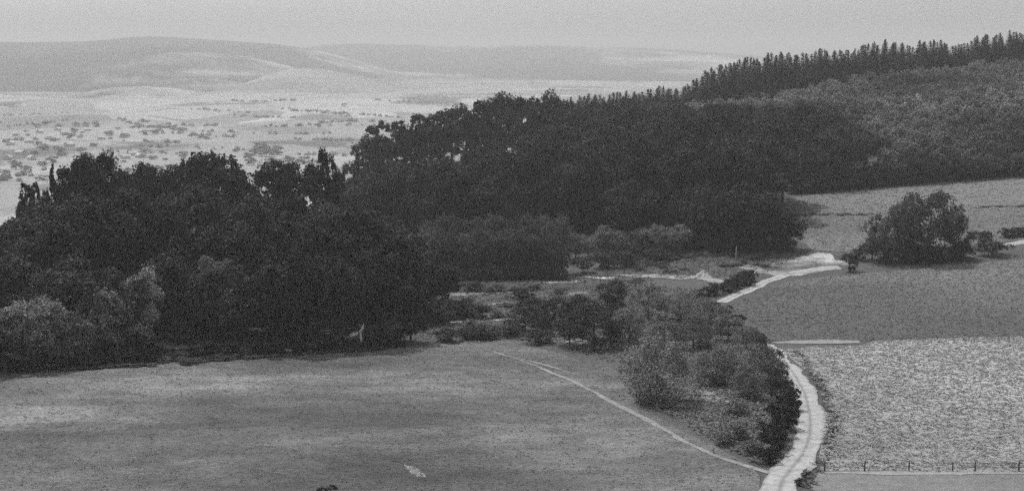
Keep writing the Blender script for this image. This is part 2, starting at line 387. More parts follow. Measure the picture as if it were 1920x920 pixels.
# ------------------------------------------------------------------ far hills
def hill(name, D, depth, crest, mat, label, basez=-50, rough=1.0):
    px = np.array([c[0] for c in crest], float); py = np.array([c[1] for c in crest], float)
    NC, rows = 260, 64
    xs = np.linspace(px[0], px[-1], NC)
    k = np.ones(13) / 13; yp = np.convolve(np.pad(np.interp(xs, px, py), 6, 'edge'), k, 'valid')
    V = []; fold = depth * .22
    for j in range(rows):
        u = j / (rows - 1) * 2 - 1                      # -1 front foot, 0 crest, 1 back foot
        prof = .5 + .5 * math.cos(math.pi * u); Y = D + depth * u
        for i in range(NC):
            X, _, zc = at(xs[i], yp[i], D)
            X = X * (1 + .25 * u * depth / D); H = zc - basez
            f1 = mn.fractal(Vector((X / fold, Y / fold * .6, D)), 1.0, 2.1, 4)
            f2 = 1 - abs(mn.noise(Vector((X / fold * .7, Y / fold * .35, D + 7)))) * 2
            g = rough * H * (.20 * f1 + .22 * (f2 - .6)) * (prof * (1 - prof) * 4) + rough * prof * H * .02 * f1
            V.append((X, Y, basez + H * prof ** .9 + g))
    id_ = np.arange(rows * NC).reshape(rows, NC)
    Q = np.stack([id_[:-1, :-1], id_[:-1, 1:], id_[1:, 1:], id_[1:, :-1]], -1).reshape(-1, 4)
    o = link(name, mesh_np(name, V, Q), mat, smooth=True); tag(o, label, kind='structure'); return o
def hill_mat(name, base, patch, scale=.002, wood=.5, woodtone=.05, fields=.5):
    m, n, b = newmat(name, 1)
    vo = n.nodes.new('ShaderNodeTexVoronoi'); vo.inputs['Scale'].default_value = scale * 2.2; tc = n.nodes.new('ShaderNodeTexCoord'); n.links.new(tc.outputs['Object'], vo.inputs['Vector'])
    sp = n.nodes.new('ShaderNodeSeparateColor'); n.links.new(vo.outputs['Color'], sp.inputs[0])
    v = M_(n, 'MULTIPLY', M_(n, 'ADD', M_(n, 'MULTIPLY', sp.outputs[0], fields), 1 - fields / 2), base)
    v = M_(n, 'ADD', M_(n, 'MULTIPLY', M_(n, 'SUBTRACT', noise(n, scale, 6, .65), .5), patch * 2), v)
    wd = n.nodes.new('ShaderNodeMapRange'); wd.inputs['From Min'].default_value = wood - .02; wd.inputs['From Max'].default_value = wood + .05
    n.links.new(noise(n, scale * .6, 8, .62, (1, .6, 1), (3, 8, 1)), wd.inputs['Value'])
    v = M_(n, 'ADD', M_(n, 'MULTIPLY', v, M_(n, 'SUBTRACT', 1, wd.outputs[0])), M_(n, 'MULTIPLY', wd.outputs[0], woodtone))
    v = M_(n, 'MULTIPLY', v, M_(n, 'ADD', M_(n, 'MULTIPLY', noise(n, scale * 9, 5, .7), .9), .55))
    grey(n, M_(n, 'MAXIMUM', v, .02), b.inputs['Base Color']); return m
M_hw = hill_mat('wooded_upland', .45, .10, .0012, .43, .03, .8); M_hp = hill_mat('upland_fields', .34, .08, .003, .62, .10, .4)
M_hi = hill_mat('shoulder_fields', .30, .12, .0016, .49, .04, .8)
M_hs = hill_mat('spur_fields', .29, .1, .002, .56, .10, .5)
M_hf = hill_mat('low_fields', .28, .1, .003, .55, .09, .6)
hill('hill', 7600, 3500, [(-700, 100), (-300, 88), (-60, 77), (60, 80), (200, 78), (250, 70), (290, 67), (360, 73), (480, 80), (560, 87), (600, 96), (660, 112), (760, 138), (860, 168), (960, 195), (1100, 240)], M_hw, 'long wooded ridge along the skyline at left')
hill('hill', 10500, 4300, [(300, 150), (500, 105), (560, 95), (610, 86), (660, 82), (760, 85), (900, 86), (1050, 85), (1200, 90), (1290, 95), (1340, 100), (1450, 108), (1600, 120), (1900, 135), (2300, 150)], M_hw, 'low wooded ridge on the skyline behind the forest')
hill('hill', 6000, 1900, [(-500, 150), (-150, 140), (0, 138), (120, 130), (200, 124), (270, 112), (320, 99), (380, 96), (440, 104), (520, 120), (600, 142), (700, 172), (850, 200)], M_hi, 'lower shoulder of fields and woods before the skyline ridge', -48, 1.2)
hill('hill', 5200, 1300, [(300, 200), (420, 172), (500, 145), (545, 128), (600, 129), (660, 141), (740, 157), (860, 180), (960, 202), (1100, 225)], M_hs, 'pale open spur sloping down to the right', -48, .5)
hill('hill', 5700, 1000, [(740, 205), (800, 185), (850, 160), (900, 150), (960, 155), (1040, 168), (1120, 186), (1300, 215)], M_hp, 'pale open hill just above the wood', -48)
hill('hill', 3700, 750, [(-60, 222), (60, 212), (110, 205), (140, 186), (170, 172), (210, 164), (260, 162), (310, 167), (360, 178), (410, 193), (460, 207), (560, 222)], M_hp, 'pale rounded hill in the middle distance', -46, .5)
hill('hill', 4300, 500, [(-500, 200), (-200, 190), (0, 186), (100, 190), (200, 196), (420, 186), (520, 180), (620, 184), (760, 196), (900, 215)], M_hf, 'low rise of mixed fields at the foot of the wooded ridge', -46, .5)

# ------------------------------------------------------------------ tree kit
def leaf_quads(P, N, size, rng):
    n = len(P)
    N = N / (np.linalg.norm(N, axis=1, keepdims=True) + 1e-9)
    r = rng.normal(size=(n, 3)); U = np.cross(N, r); U /= np.linalg.norm(U, axis=1, keepdims=True) + 1e-9
    W = np.cross(N, U)
    s = size * rng.uniform(.6, 1.35, (n, 1)); s2 = s * rng.uniform(.5, .95, (n, 1))
    a = P + U * s * .5; b = P + W * s2 * .5 + N * s * .10; c = P - U * s * .5; d = P - W * s2 * .5 + N * s * .10
    V = np.stack([a, b, c, d], 1).reshape(-1, 3)
    return V, np.arange(4 * n).reshape(n, 4)
def tube(P, Rr, k=7):
    V, Q = [], []
    P = [Vector(p) for p in P]
    for i, p in enumerate(P):
        d = (P[min(i + 1, len(P) - 1)] - P[max(i - 1, 0)]).normalized()
        u = d.orthogonal().normalized(); w = d.cross(u)
        for j in range(k):
            a = 2 * math.pi * j / k; V.append(p + (u * math.cos(a) + w * math.sin(a)) * Rr[i])
    for i in range(len(P) - 1):
        for j in range(k): Q.append((i * k + j, i * k + (j + 1) % k, (i + 1) * k + (j + 1) % k, (i + 1) * k + j))
    return V, Q
def trunk_mesh(name, Ht, r0, limbs, seed, top=.75, start=.3, spread=.3):
    rd_ = random.Random(seed); V, Q = [], []
    def add(P, Rr, k=6):
        v, q = tube(P, Rr, k); o = len(V); V.extend(v); Q.extend([tuple(o + a for a in f) for f in q])
    lean = Vector((rd_.uniform(-.04, .04), rd_.uniform(-.04, .04), 0))
    P = [Vector((0, 0, Ht * top * t)) + lean * Ht * t * t for t in (0, .02, .25, .5, .75, 1)]
    P[0].z = -.4
    add(P, [r0 * 1.5, r0 * 1.1, r0 * .9, r0 * .65, r0 * .4, r0 * .12], 8)
    for i in range(limbs):
        t = start + (top - start - .05) * i / max(1, limbs - 1); a = i * 2.4 + rd_.uniform(-.4, .4)
        p = Vector((0, 0, Ht * t)) + lean * Ht * (t / top) ** 2; L = Ht * spread * rd_.uniform(.7, 1.1)
        d = Vector((math.cos(a), math.sin(a), rd_.uniform(.4, .9))).normalized()
        add([p, p + d * L * .5 + Vector((0, 0, L * .05)), p + d * L + Vector((0, 0, L * .2))], [r0 * .35, r0 * .2, r0 * .05], 5)
    return mesh_np(name, [tuple(v) for v in V], Q)
def crown_pts(Ht, rx, z0, z1, nlobe, clumps, leaves, seed, lobe=(.30, .44), tight=.17, open_=0.0):
    rng = np.random.default_rng(seed)
    zc, rz = (z0 + z1) / 2, (z1 - z0) / 2
    C, Rl = [], []
    while len(C) < nlobe:
        p = rng.uniform(-1, 1, 3); q = np.linalg.norm(p)
        if q > 1 or q < .25: continue
        if p[2] < -.2 and rng.random() < .35: continue
        p = p / q * (.35 + .39 * rng.random() ** .5) if q > .01 else p
        r = rng.uniform(*lobe) * (1 - .35 * abs(p[2]))
        if any(np.linalg.norm((p - c)) < (.26 + open_) for c in C) and rng.random() < .9: continue
        C.append(p); Rl.append(r)
    C, Rl = np.array(C), np.array(Rl)
    S = np.array([rx, rx, rz])
    P, N = [], []
    for i in range(nlobe):
        for _ in range(clumps):
            d = rng.normal(size=3); d /= np.linalg.norm(d)
            if d[2] < -.35: d[2] *= -.6
            cc = C[i] + d * Rl[i] * rng.uniform(.75, 1.08)
            if (np.linalg.norm(cc - C, axis=1) < Rl * .72).any(): continue
            m = max(3, int(leaves * rng.uniform(.5, 1.4)))
            q = cc + rng.normal(size=(m, 3)) * Rl[i] * tight * np.array([1, 1, .75]) * rng.uniform(.7, 1.3)
            P.append(q); N.append(np.tile(d, (m, 1)) * .9 + rng.normal(size=(m, 3)) * .75 + np.array([0, 0, .35]))
    P = np.concatenate(P); N = np.concatenate(N)
    return P * S + np.array([0, 0, zc]), N / S * rx, rng
def crown_mesh(name, leaf, **k):
    P, N, rng = crown_pts(**k)
    V, Q = leaf_quads(P, N, leaf, rng)
    return mesh_np(name, V, Q, [('leaf', 'FACE', rng.random(len(Q)))])
def conifer_mesh(name, Ht, rad, tiers, seed, leaf=.55, z0=.08):
    rng = np.random.default_rng(seed); P, N = [], []
    for k in range(tiers):
        t = z0 + (1 - z0) * (k / tiers) ** .95; r = rad * (1 - t) ** .88 * rng.uniform(.8, 1.15) + .10
        nb = max(4, int(11 * (1 - t) + 4)); a0 = rng.uniform(0, 6.28)
        for b in range(nb):
            a = a0 + 6.283 * b / nb + rng.normal() * .2; L = r * rng.uniform(.75, 1.15); ns = max(2, int(L / leaf * 1.9))
            for s in range(ns):
                u = (s + .6) / ns
                P.append((math.cos(a) * L * u, math.sin(a) * L * u, Ht * t - L * u * u * .38 + rng.normal() * .06)); N.append((math.cos(a) * .4, math.sin(a) * .4, 1))
    for s in range(12): P.append((rng.normal() * .05, rng.normal() * .05, Ht * (1 - .012 * s))); N.append((rng.normal(), rng.normal(), .2))
    P = np.array(P); N = np.array(N) + rng.normal(size=P.shape) * .35
    V, Q = leaf_quads(P, N, leaf, rng)
    return mesh_np(name, V, Q, [('leaf', 'FACE', rng.random(len(Q)))])

PROTO = {}       # kind -> list of (crown mesh, trunk mesh, height, half width)
def reg(kind, cm, tm, Ht, hw):
    cm.materials.append(M_leaf)
    if tm: tm.materials.append(M_bark)
    co = np.empty(len(cm.vertices) * 3, np.float32); cm.vertices.foreach_get('co', co); co = co.reshape(-1, 3)
    hw = float(np.percentile(np.abs(co[:, :2]).max(axis=1), 88)); Ht = float(np.percentile(co[:, 2], 99.6))     # measured
    PROTO.setdefault(kind, []).append((cm, tm, Ht, hw))
for s in range(5):
    reg('broad', crown_mesh('crown', .52, Ht=20, rx=6.6, z0=2.2, z1=20, nlobe=15, clumps=44, leaves=22, seed=10 + s), trunk_mesh('trunk', 20, .38, 7, s, .7, .2, .25), 20, 6.4)
for s in range(3):
    reg('round', crown_mesh('crown', .50, Ht=14, rx=7.0, z0=-.6, z1=14, nlobe=17, clumps=40, leaves=22, seed=30 + s), trunk_mesh('trunk', 14, .36, 7, s, .7, .15, .35), 14, 6.8)
for s in range(4):
    reg('open', crown_mesh('crown', .46, Ht=22, rx=5.6, z0=5.0, z1=22, nlobe=17, clumps=26, leaves=24, seed=50 + s, lobe=(.22, .33), open_=.05), trunk_mesh('trunk', 22, .34, 9, s, .8, .38, .13), 22, 5.4)
for s in range(4):
    reg('dome', crown_mesh('crown', .48, Ht=24, rx=7.2, z0=7, z1=24, nlobe=30, clumps=30, leaves=18, seed=170 + s, lobe=(.2, .3), tight=.22), trunk_mesh('trunk', 24, .4, 7, s, .7, .3, .13), 24, 6.4)
for s in range(3):
    reg('slim', crown_mesh('crown', .45, Ht=16, rx=2.6, z0=1.0, z1=16, nlobe=9, clumps=30, leaves=18, seed=70 + s, lobe=(.3, .5)), trunk_mesh('trunk', 16, .2, 5, s, .8, .2, .12), 16, 2.5)
for s in range(4):
    reg('fruit', crown_mesh('crown', .27, Ht=7, rx=3.7, z0=.1, z1=7, nlobe=15, clumps=34, leaves=15, seed=90 + s, tight=.2), trunk_mesh('trunk', 7, .17, 7, s, .75, .18, .35), 7, 3.6)
for s in range(4):
    reg('shrub', crown_mesh('crown', .25, Ht=7, rx=4.4, z0=-1.2, z1=7, nlobe=24, clumps=30, leaves=15, seed=190 + s, lobe=(.24, .36), tight=.22), trunk_mesh('trunk', 7, .15, 7, s, .7, .1, .3), 7, 4)
for s in range(5):
    reg('bush', crown_mesh('foliage', .22, Ht=3.2, rx=2.2, z0=-.5, z1=3.2, nlobe=12, clumps=26, leaves=12, seed=110 + s, tight=.2), trunk_mesh('stem', 3.2, .07, 5, s, .7, .1, .35), 3.2, 2.1)
for s in range(4):
    reg('spruce', conifer_mesh('crown', 18, 4.0, 44, 130 + s, leaf=.46), trunk_mesh('trunk', 18, .2, 0, s, .9), 18, 3.0)
for s in range(4):
    reg('sapling', crown_mesh('crown', .55, Ht=11, rx=4.1, z0=.5, z1=11, nlobe=11, clumps=22, leaves=16, seed=150 + s), trunk_mesh('trunk', 11, .18, 5, s, .7, .2, .25), 11, 4.0)
PARTN = {'bush': ('foliage', 'stem')}
KC = {}
def plant(kind, x, y, top=None, h=None, hw=None, tone=.045, label='', cat='tree', group=None, name=None, sink=0.0, var=None):
    pr = PROTO[kind]; i = KC.get(kind, 0); KC[kind] = i + 1
    cm, tm, Ht, W0 = pr[(i * 7 + i // 3) % len(pr)] if var is None else pr[var % len(pr)]
    z = H1(x, y) - sink
    if top is not None: h = top - z
    sz = h / Ht; sx = (hw / W0) if hw else sz * random.uniform(.9, 1.12)
    nm = name or {'broad': 'broadleaf_tree', 'round': 'broadleaf_tree', 'open': 'open_crowned_tree', 'dome': 'broadleaf_tree', 'shrub': 'bushy_tree', 'slim': 'slender_tree', 'fruit': 'small_tree', 'bush': 'bush', 'spruce': 'conifer', 'sapling': 'young_tree'}[kind]
    e = bpy.data.objects.new(nm, None); col.objects.link(e); e.empty_display_size = .5
    e.location = (x, y, z); e.scale = (sx, sx * random.uniform(.92, 1.08), sz); e.rotation_euler = (0, 0, random.uniform(0, 6.28))
    tag(e, label, cat, group)
    pn = PARTN.get(kind, ('crown', 'trunk'))
    c = bpy.data.objects.new(pn[0], cm); col.objects.link(c); c.parent = e
    v = tone * random.uniform(.85, 1.15); c.color = (v, v, v, 1)
    if tm: t = bpy.data.objects.new(pn[1], tm); col.objects.link(t); t.parent = e
    return e
def hwm(hwpx, Y): return hwpx * Y / F
def skytree(kind, px, topy, hwpx, Y, tone, label, cat='tree', group=None, **k):
    x, _, zt = at(px, topy, Y)
    return plant(kind, x, Y, top=zt, hw=hwm(hwpx, Y), tone=tone, label=label, cat=cat, group=group, **k)
def grnd(kind, px, basey, topy, hwpx, tone, label, cat='bush', group=None, **k):     # stands where its foot shows
    x, Y = gp(px, basey); _, _, zt = at(px, topy, Y)
    return plant(kind, x, Y, top=zt, hw=hwm(hwpx, Y), tone=tone, label=label, cat=cat, group=group, **k)

# ------------------------------------------------------------------ wood on the left
DW = .033
LG = 'trees of the dark wood on the left'
for kind, px, ty, hw, Y, lab in [
    ('open', 60, 346, 30, 296, 'thin loose-crowned tree at the left shoulder of the wood'),
    ('slim', 99, 314, 13, 300, 'narrow pointed dark tree rising from the left of the wood'),
    ('dome', 150, 296, 34, 306, 'left half of the tall twin-topped dark tree pair on the wood skyline'),
    ('dome', 182, 288, 34, 312, 'right half of the tall twin-topped dark tree pair on the wood skyline'),
    ('dome', 222, 322, 26, 310, 'lower dark tree just right of the twin-topped pair'),
    ('dome', 260, 309, 34, 316, 'first of two low rounded crowns between the tall skyline trees'),
    ('dome', 309, 313, 34, 318, 'second of two low rounded crowns between the tall skyline trees'),
    ('dome', 356, 303, 22, 322, 'small crown clinging to the left of the broad middle skyline tree'),
    ('dome', 392, 289, 50, 318, 'broadest dark dome on the middle of the wood skyline'),
    ('dome', 425, 318, 30, 314, 'lower shoulder tree right of the broadest skyline dome'),
    ('dome', 505, 304, 38, 322, 'rounded dark crown left of the ragged open tree'),
    ('dome', 556, 307, 28, 318, 'small rounded crown touching the ragged open tree'),
    ('open', 602, 283, 27, 326, 'ragged open-crowned tree with gaps standing above the wood'),
    ('open', 628, 322, 20, 330, 'thin low tree right of the ragged open tree')]:
    skytree(kind, px, ty, hw * (1.2 if kind == 'dome' else 1), Y, DW, lab, group=LG)
SKY_L = ([-150, 0, 30, 75, 120, 210, 240, 335, 360, 440, 470, 540, 620, 650, 700, 760, 800, 840],
         [560, 470, 420, 390, 362, 358, 352, 356, 345, 366, 366, 355, 362, 380, 398, 430, 475, 545])
def scatter(x0, x1, y0, y1, sp, rng):
    out = []; ny = int((y1 - y0) / (sp * .87))
    for j in range(ny + 1):
        nx = int((x1 - x0) / sp)
        for i in range(nx + 1):
            out.append((x0 + (i + .5 * (j % 2)) * sp + rng.uniform(-.3, .3) * sp, y0 + j * sp * .87 + rng.uniform(-.3, .3) * sp))
    return out
rg = np.random.default_rng(3)
for x, y in scatter(-135, -18, 244, 332, 9.5, rg):
    px, fy = row_of(x, y, H1(x, y))
    if px < -170 or px > 815: continue
    edge = gp(px, np.interp(px, [0, 300, 700, 815], [690, 672, 645, 618]))[1]
    if y < edge + 4: continue
    cap = np.interp(px, *SKY_L) + rg.uniform(0, 14)
    g = H1(x, y)
    h = rg.uniform(15, 24) if y > edge + 18 else rg.uniform(9, 15)
    h = min(h, zat(px, cap, y) - g)
    if px > 700: h = min(h, 15)
    if h < 6: continue
    plant('broad', x, y, h=h, hw=rg.uniform(5.2, 6.6) * (.75 + .25 * h / 20), tone=DW * rg.choice([.6, .8, 1.0, 1.4, 2.1]), label='dark leafy tree packed inside the wood above the meadow', group='trees packed inside the left wood')
FG = 'trees and shrubs at the foot of the left wood'
for kind, px, by, ty, hw, tone, lab in [
    ('broad', 268, 668, 505, 36, 0.351, 'light grey leafy tree standing tallest at the foot of the left wood'),
    ('round', 205, 672, 545, 46, 0.324, 'light spreading tree left of the tallest light one'),
    ('round', 60, 690, 562, 55, 0.230, 'broad medium-grey tree at the lower left corner of the wood'),
    ('round', 130, 684, 585, 40, 0.203, 'medium-grey rounded tree between the corner tree and the light ones'),
    ('broad', 395, 650, 480, 34, 0.203, 'tree with sunlit flecks right of the small light clearing'),
    ('broad', 350, 648, 520, 30, 0.189, 'speckled tree rising over the small light clearing'),
    ('broad', 440, 652, 520, 36, 0.162, 'speckled dark tree right of the clearing'),
    ('round', -20, 698, 600, 50, 0.055, 'dark tree cut by the left edge of the photo'),
    ('broad', 560, 655, 470, 40, 0.050, 'dark tree at the foot of the wood below the ragged open tree'),
    ('broad', 500, 656, 500, 38, 0.050, 'dark tree at the foot of the wood between speckled tree and dead branch'),
    ('broad', 640, 650, 480, 40, 0.050, 'dark tree standing behind the bleached dead branch'),
    ('broad', 715, 645, 470, 40, 0.044, 'dark tree at the right end of the left wood'),
    ('round', 770, 640, 520, 30, 0.050, 'lower dark tree ending the left wood beside the worn strips')]:
    grnd(kind, px, by, ty, hw, tone, lab, 'tree', FG)
k = 0
for px in range(-40, 760, 19):
    by = np.interp(px, [0, 300, 500, 700, 800], [699, 680, 666, 654, 646]) - random.uniform(0, 3)
    if 285 < px < 330: continue
    grnd('bush', px + random.uniform(-5, 5), by, by - random.uniform(14, 34), random.uniform(14, 22), random.uniform(.035, .07), 'low dark bush in the scrub fringe between wood and meadow', 'bush', 'scrub fringe of the left wood')
for px in list(range(120, 290, 12)) + list(range(348, 720, 13)):
    by = np.interp(px, [0, 300, 500, 700, 800], [702, 685, 670, 658, 649]) + random.uniform(-1, 1)
    grnd('bush', px, by, by - random.uniform(5, 9), random.uniform(8, 12), random.uniform(.10, .17), 'low light bush in the ragged line where wood meets meadow', 'bush', 'ragged light line of low growth at the wood edge')
for px, by in ((340, 679), (372, 677), (405, 675), (352, 683), (440, 672)):
    grnd('bush', px, by, by - 12, 17, .09, 'low light scrub beside the small worn patch at the wood edge', 'bush', 'light scrub at the wood edge')

# ------------------------------------------------------------------ main wood, middle
MG = 'open row of trees against the valley'
for kind, px, ty, hw, Y, lab in [
    ('open', 678, 300, 26, 474, 'low ragged tree at the left tip of the middle wood'),
    ('open', 700, 255, 30, 478, 'ragged tree leaning over the gap at the left tip'),
    ('open', 733, 228, 34, 482, 'first tall open tree of the row above the gap, with a pointed top'),
    ('open', 772, 237, 34, 482, 'second open tree of the row, slightly lower'),
    ('open', 808, 216, 36, 486, 'third open tree of the row with light showing below its crown'),
    ('open', 848, 207, 36, 490, 'open tree over the largest bright gaps'),
    ('open', 890, 190, 36, 492, 'tall open tree right of the largest bright gaps'),
    ('broad', 932, 177, 40, 494, 'highest rounded crown of the row left of the bright hole'),
    ('open', 978, 184, 34, 498, 'open tree with a single bright hole in its crown'),
    ('open', 1010, 192, 26, 500, 'small tree in the dip right of the bright hole'),
    ('broad', 1046, 172, 26, 505, 'dark ragged tree top where the conifers begin')]:
    skytree(kind, px, ty, hw * 1.25, Y, .033, lab, group=MG)
SKY_M = ([640, 680, 720, 800, 1000, 1040, 1100, 1200, 1300, 1400, 1500, 1560, 1620, 1680, 1750, 1960],
         [375, 322, 306, 302, 250, 190, 186, 186, 196, 200, 195, 205, 240, 290, 305, 290])
for x, y in scatter(-48, 118, 372, 548, 10.5, rg):
    g = H1(x, y); px, fy = row_of(x, y, g)
    if px < 655 or px > 1680: continue
    if px < 1000 and y > 448: continue
    front = np.interp(px, [650, 1250, 1300, 1450, 1480, 1560, 1680], [372, 372, 372, 385, 436, 436, 440])
    if y < front: continue
    edge_r = np.interp(y, [370, 440, 480, 548], [1470, 1600, 1660, 1560])
    if px > edge_r + rg.uniform(-70, 60): continue
    cap = np.interp(px, *SKY_M) + rg.uniform(-4, 22) * (1 if px > 1060 else .5)
    h = min(rg.uniform(14, 22), zat(px, cap, y) - g)
    if h < 6: continue
    plant('broad', x, y, h=h, hw=rg.uniform(5.4, 6.8) * (.7 + .3 * h / 20), tone=DW * rg.choice([.45, .7, .9, 1.2, 1.7]), label='dark broadleaf tree in the dense middle wood', group='trees of the dense middle wood')
for px, by, ty, hw, lab in [(1330, 464, 352, 48, 'left of the three round dark trees at the wood corner'), (1392, 468, 346, 52, 'middle and tallest of the three round dark trees at the wood corner'),
                       (1450, 468, 384, 42, 'right of the three round dark trees, against the pasture'), (1270, 455, 345, 42, 'dark rounded tree left of the three corner trees'), (1475, 470, 425, 22, 'small dark tree tucked under the rightmost corner tree')]:
    grnd('round', px, by, ty, hw, .038, lab, 'tree', 'round dark trees at the corner of the middle wood')
for px in range(1255, 1490, 17):
    by = np.interp(px, [1255, 1330, 1490], [464, 470, 471]) + random.uniform(-2, 2)
    grnd('bush', px, by, by - random.uniform(18, 28), random.uniform(14, 19), random.uniform(.04, .06), 'dark bush under the round dark corner trees', 'bush', 'bushes under the round dark corner trees')
# belt of lighter trees in front of the middle wood
k = 0
for px in range(790, 1050, 27):
    by = 520 + random.uniform(-3, 2)
    for dy, ht in ((0, 92), (-9, 112)):
        grnd('fruit', px + random.uniform(-7, 7) + (13 if dy else 0), by + dy, max(404, by + dy - ht * random.uniform(.85, 1.05)), random.uniform(24, 32), random.uniform(.08, .15), 'medium-grey leafy tree in the belt before the dark middle wood', 'tree', 'belt of small trees before the middle wood')
for px in range(800, 1060, 26):
    grnd('shrub', px, 511, 480, 24, .05, 'dark shrub filling the belt behind the small trees', 'bush', 'shrubs filling the tree belt')
for px in range(790, 1060, 15):
    by = 524 + random.uniform(-2, 2)
    grnd('bush', px, by, by - random.uniform(18, 30), random.uniform(13, 18), random.uniform(.07, .12), 'dark bush at the foot of the tree belt', 'bush', 'bushes at the foot of the tree belt')
for px in range(1055, 1290, 24):
    by = np.interp(px, [1050, 1290], [488, 476]) + random.uniform(-3, 3)
    grnd('fruit', px, by, by - random.uniform(42, 62) , random.uniform(22, 28), random.uniform(.16, .26), 'light grey small tree at the right end of the belt', 'tree', 'light trees ending the belt')
for px, by, ty, hw, tn in [(1140, 502, 468, 26, .05), (1180, 500, 470, 24, .05), (1225, 492, 466, 24, .05), (1095, 512, 478, 18, .09), (1262, 484, 470, 20, .05), (1040, 515, 480, 20, .07)]:
    grnd('bush', px, by, ty, hw, tn, 'dark bush under the right end of the tree belt', 'bush', 'dark bushes under the tree belt')

# ------------------------------------------------------------------ hillside forest and conifers
HILL_T = []
for x, y in scatter(20, 330, 436, 690, 6.5, rg):
    g = H1(x, y); px, fy = row_of(x, y, g)
    if px < 1060 or px > 2080: continue
    low = np.interp(px, [1480, 1700, 1920, 2080], [362, 345, 329, 318])
    if fy > low - 4: continue
    if px < 1660 and y < np.interp(px, [1060, 1500, 1660], [552, 545, 480]): continue
    crest = np.interp(px, [1060, 1200, 1400, 1600, 1900, 2080], [560, 575, 600, 632, 652, 660])
    if y > crest: continue
    HILL_T.append((y, x, px))
HILL_T.sort()
print('hill trees', len(HILL_T))
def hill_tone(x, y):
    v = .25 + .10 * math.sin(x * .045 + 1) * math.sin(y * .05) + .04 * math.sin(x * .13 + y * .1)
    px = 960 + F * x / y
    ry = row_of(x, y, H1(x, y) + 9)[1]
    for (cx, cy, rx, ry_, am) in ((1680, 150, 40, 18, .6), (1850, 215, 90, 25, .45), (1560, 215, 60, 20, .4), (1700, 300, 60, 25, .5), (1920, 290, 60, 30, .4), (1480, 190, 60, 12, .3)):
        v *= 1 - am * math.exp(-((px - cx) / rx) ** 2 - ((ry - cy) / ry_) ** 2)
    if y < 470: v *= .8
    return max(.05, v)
NI = 290
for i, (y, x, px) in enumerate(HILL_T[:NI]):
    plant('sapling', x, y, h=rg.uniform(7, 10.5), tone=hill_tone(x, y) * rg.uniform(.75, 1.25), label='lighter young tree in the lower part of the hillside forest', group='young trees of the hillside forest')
def mass(name, items, kinds, leaf, seed, label, **kw):
    Vs, Qs, Ls, o = [], [], [], 0
    bases = []
    for s in range(4):
        P, N, r_ = crown_pts(Ht=11, rx=4.1, z0=.5, z1=11, nlobe=9, clumps=15, leaves=12, seed=seed + s); V, Q = leaf_quads(P, N, leaf, r_); bases.append((V, Q))
    for i, (x, y, h, tone) in enumerate(items):
        V, Q = bases[i % 4]; a = random.uniform(0, 6.28); c, s_ = math.cos(a), math.sin(a); s = h / 11
        W = np.column_stack([(V[:, 0] * c - V[:, 1] * s_) * s + x, (V[:, 0] * s_ + V[:, 1] * c) * s + y, V[:, 2] * s + H1(x, y)])
        Vs.append(W); Qs.append(Q + o); o += len(W); Ls.append(np.clip(RNG.random(len(Q)) * .5 + (tone / .21 - .75) * .9, 0, 1.4))
    me = mesh_np(name, np.concatenate(Vs), np.concatenate(Qs), [('leaf', 'FACE', np.concatenate(Ls))])
    ob = link(name, me, M_leaf); ob.color = (.21, .21, .21, 1); tag(ob, label, kind='stuff'); return ob
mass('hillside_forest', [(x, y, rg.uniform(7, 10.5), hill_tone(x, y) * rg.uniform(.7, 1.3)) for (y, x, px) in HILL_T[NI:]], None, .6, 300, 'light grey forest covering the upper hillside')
SKY_C = ([1050, 1100, 1150, 1200, 1250, 1300, 1330, 1345, 1400, 1450, 1470, 1530, 1545, 1600, 1660, 1700, 1735, 1800, 1850, 1920, 2100],
         [178, 182, 178, 173, 163, 148, 135, 122, 113, 103, 96, 97, 91, 91, 80, 83, 74, 78, 68, 61, 50])
cn = 0
for rowi, (dy, sp) in enumerate([(0, 17), (6, 14), (12, 13), (18, 14)]):
    px = 1052 + rowi * 5
    while px < 2060:
        Y = np.interp(px, [1060, 1200, 1400, 1600, 1900, 2080], [562, 580, 606, 638, 660, 668]) + dy + random.uniform(-3, 3)
        p = px + random.uniform(-4, 4)
        ty = np.interp(p, *SKY_C) + abs(7 * math.sin(p * .043) + 5 * math.sin(p * .017 + 2)) * .9 + random.choice([0, 2, 4, 5, 7, 9, 13]) * .6 - 4 + (14 if rowi == 0 else 5 if rowi == 1 else 0)
        x, _, zt = at(p, ty, Y); g = H1(x, Y)
        if zt - g > 5:
            plant('spruce', x, Y, top=zt, hw=random.uniform(3.8, 5.8), tone=.05, label='dark pointed conifer in the row along the hill crest', group='conifers along the hill crest'); cn += 1
        px += sp * random.uniform(.8, 1.2)
print('conifers', cn)
for px, by, hw in ((1680, 150, 3), (1700, 158, 3), (1665, 160, 3)):
    pass
# dark fringe trees along the lower forest edge
for px in range(1496, 2060, 9):
    y = np.interp(px, [1500, 1700, 1920, 2080], [363, 346, 330, 318]); x, Y = gp(px, y)
    plant('shrub', x, Y + 1.5, h=random.uniform(3.5, 7), hw=random.uniform(2.6, 3.6), tone=.045 if px % 5 else .12, label='dark low tree on the lower edge of the hillside forest', group='edge trees of the hillside forest')

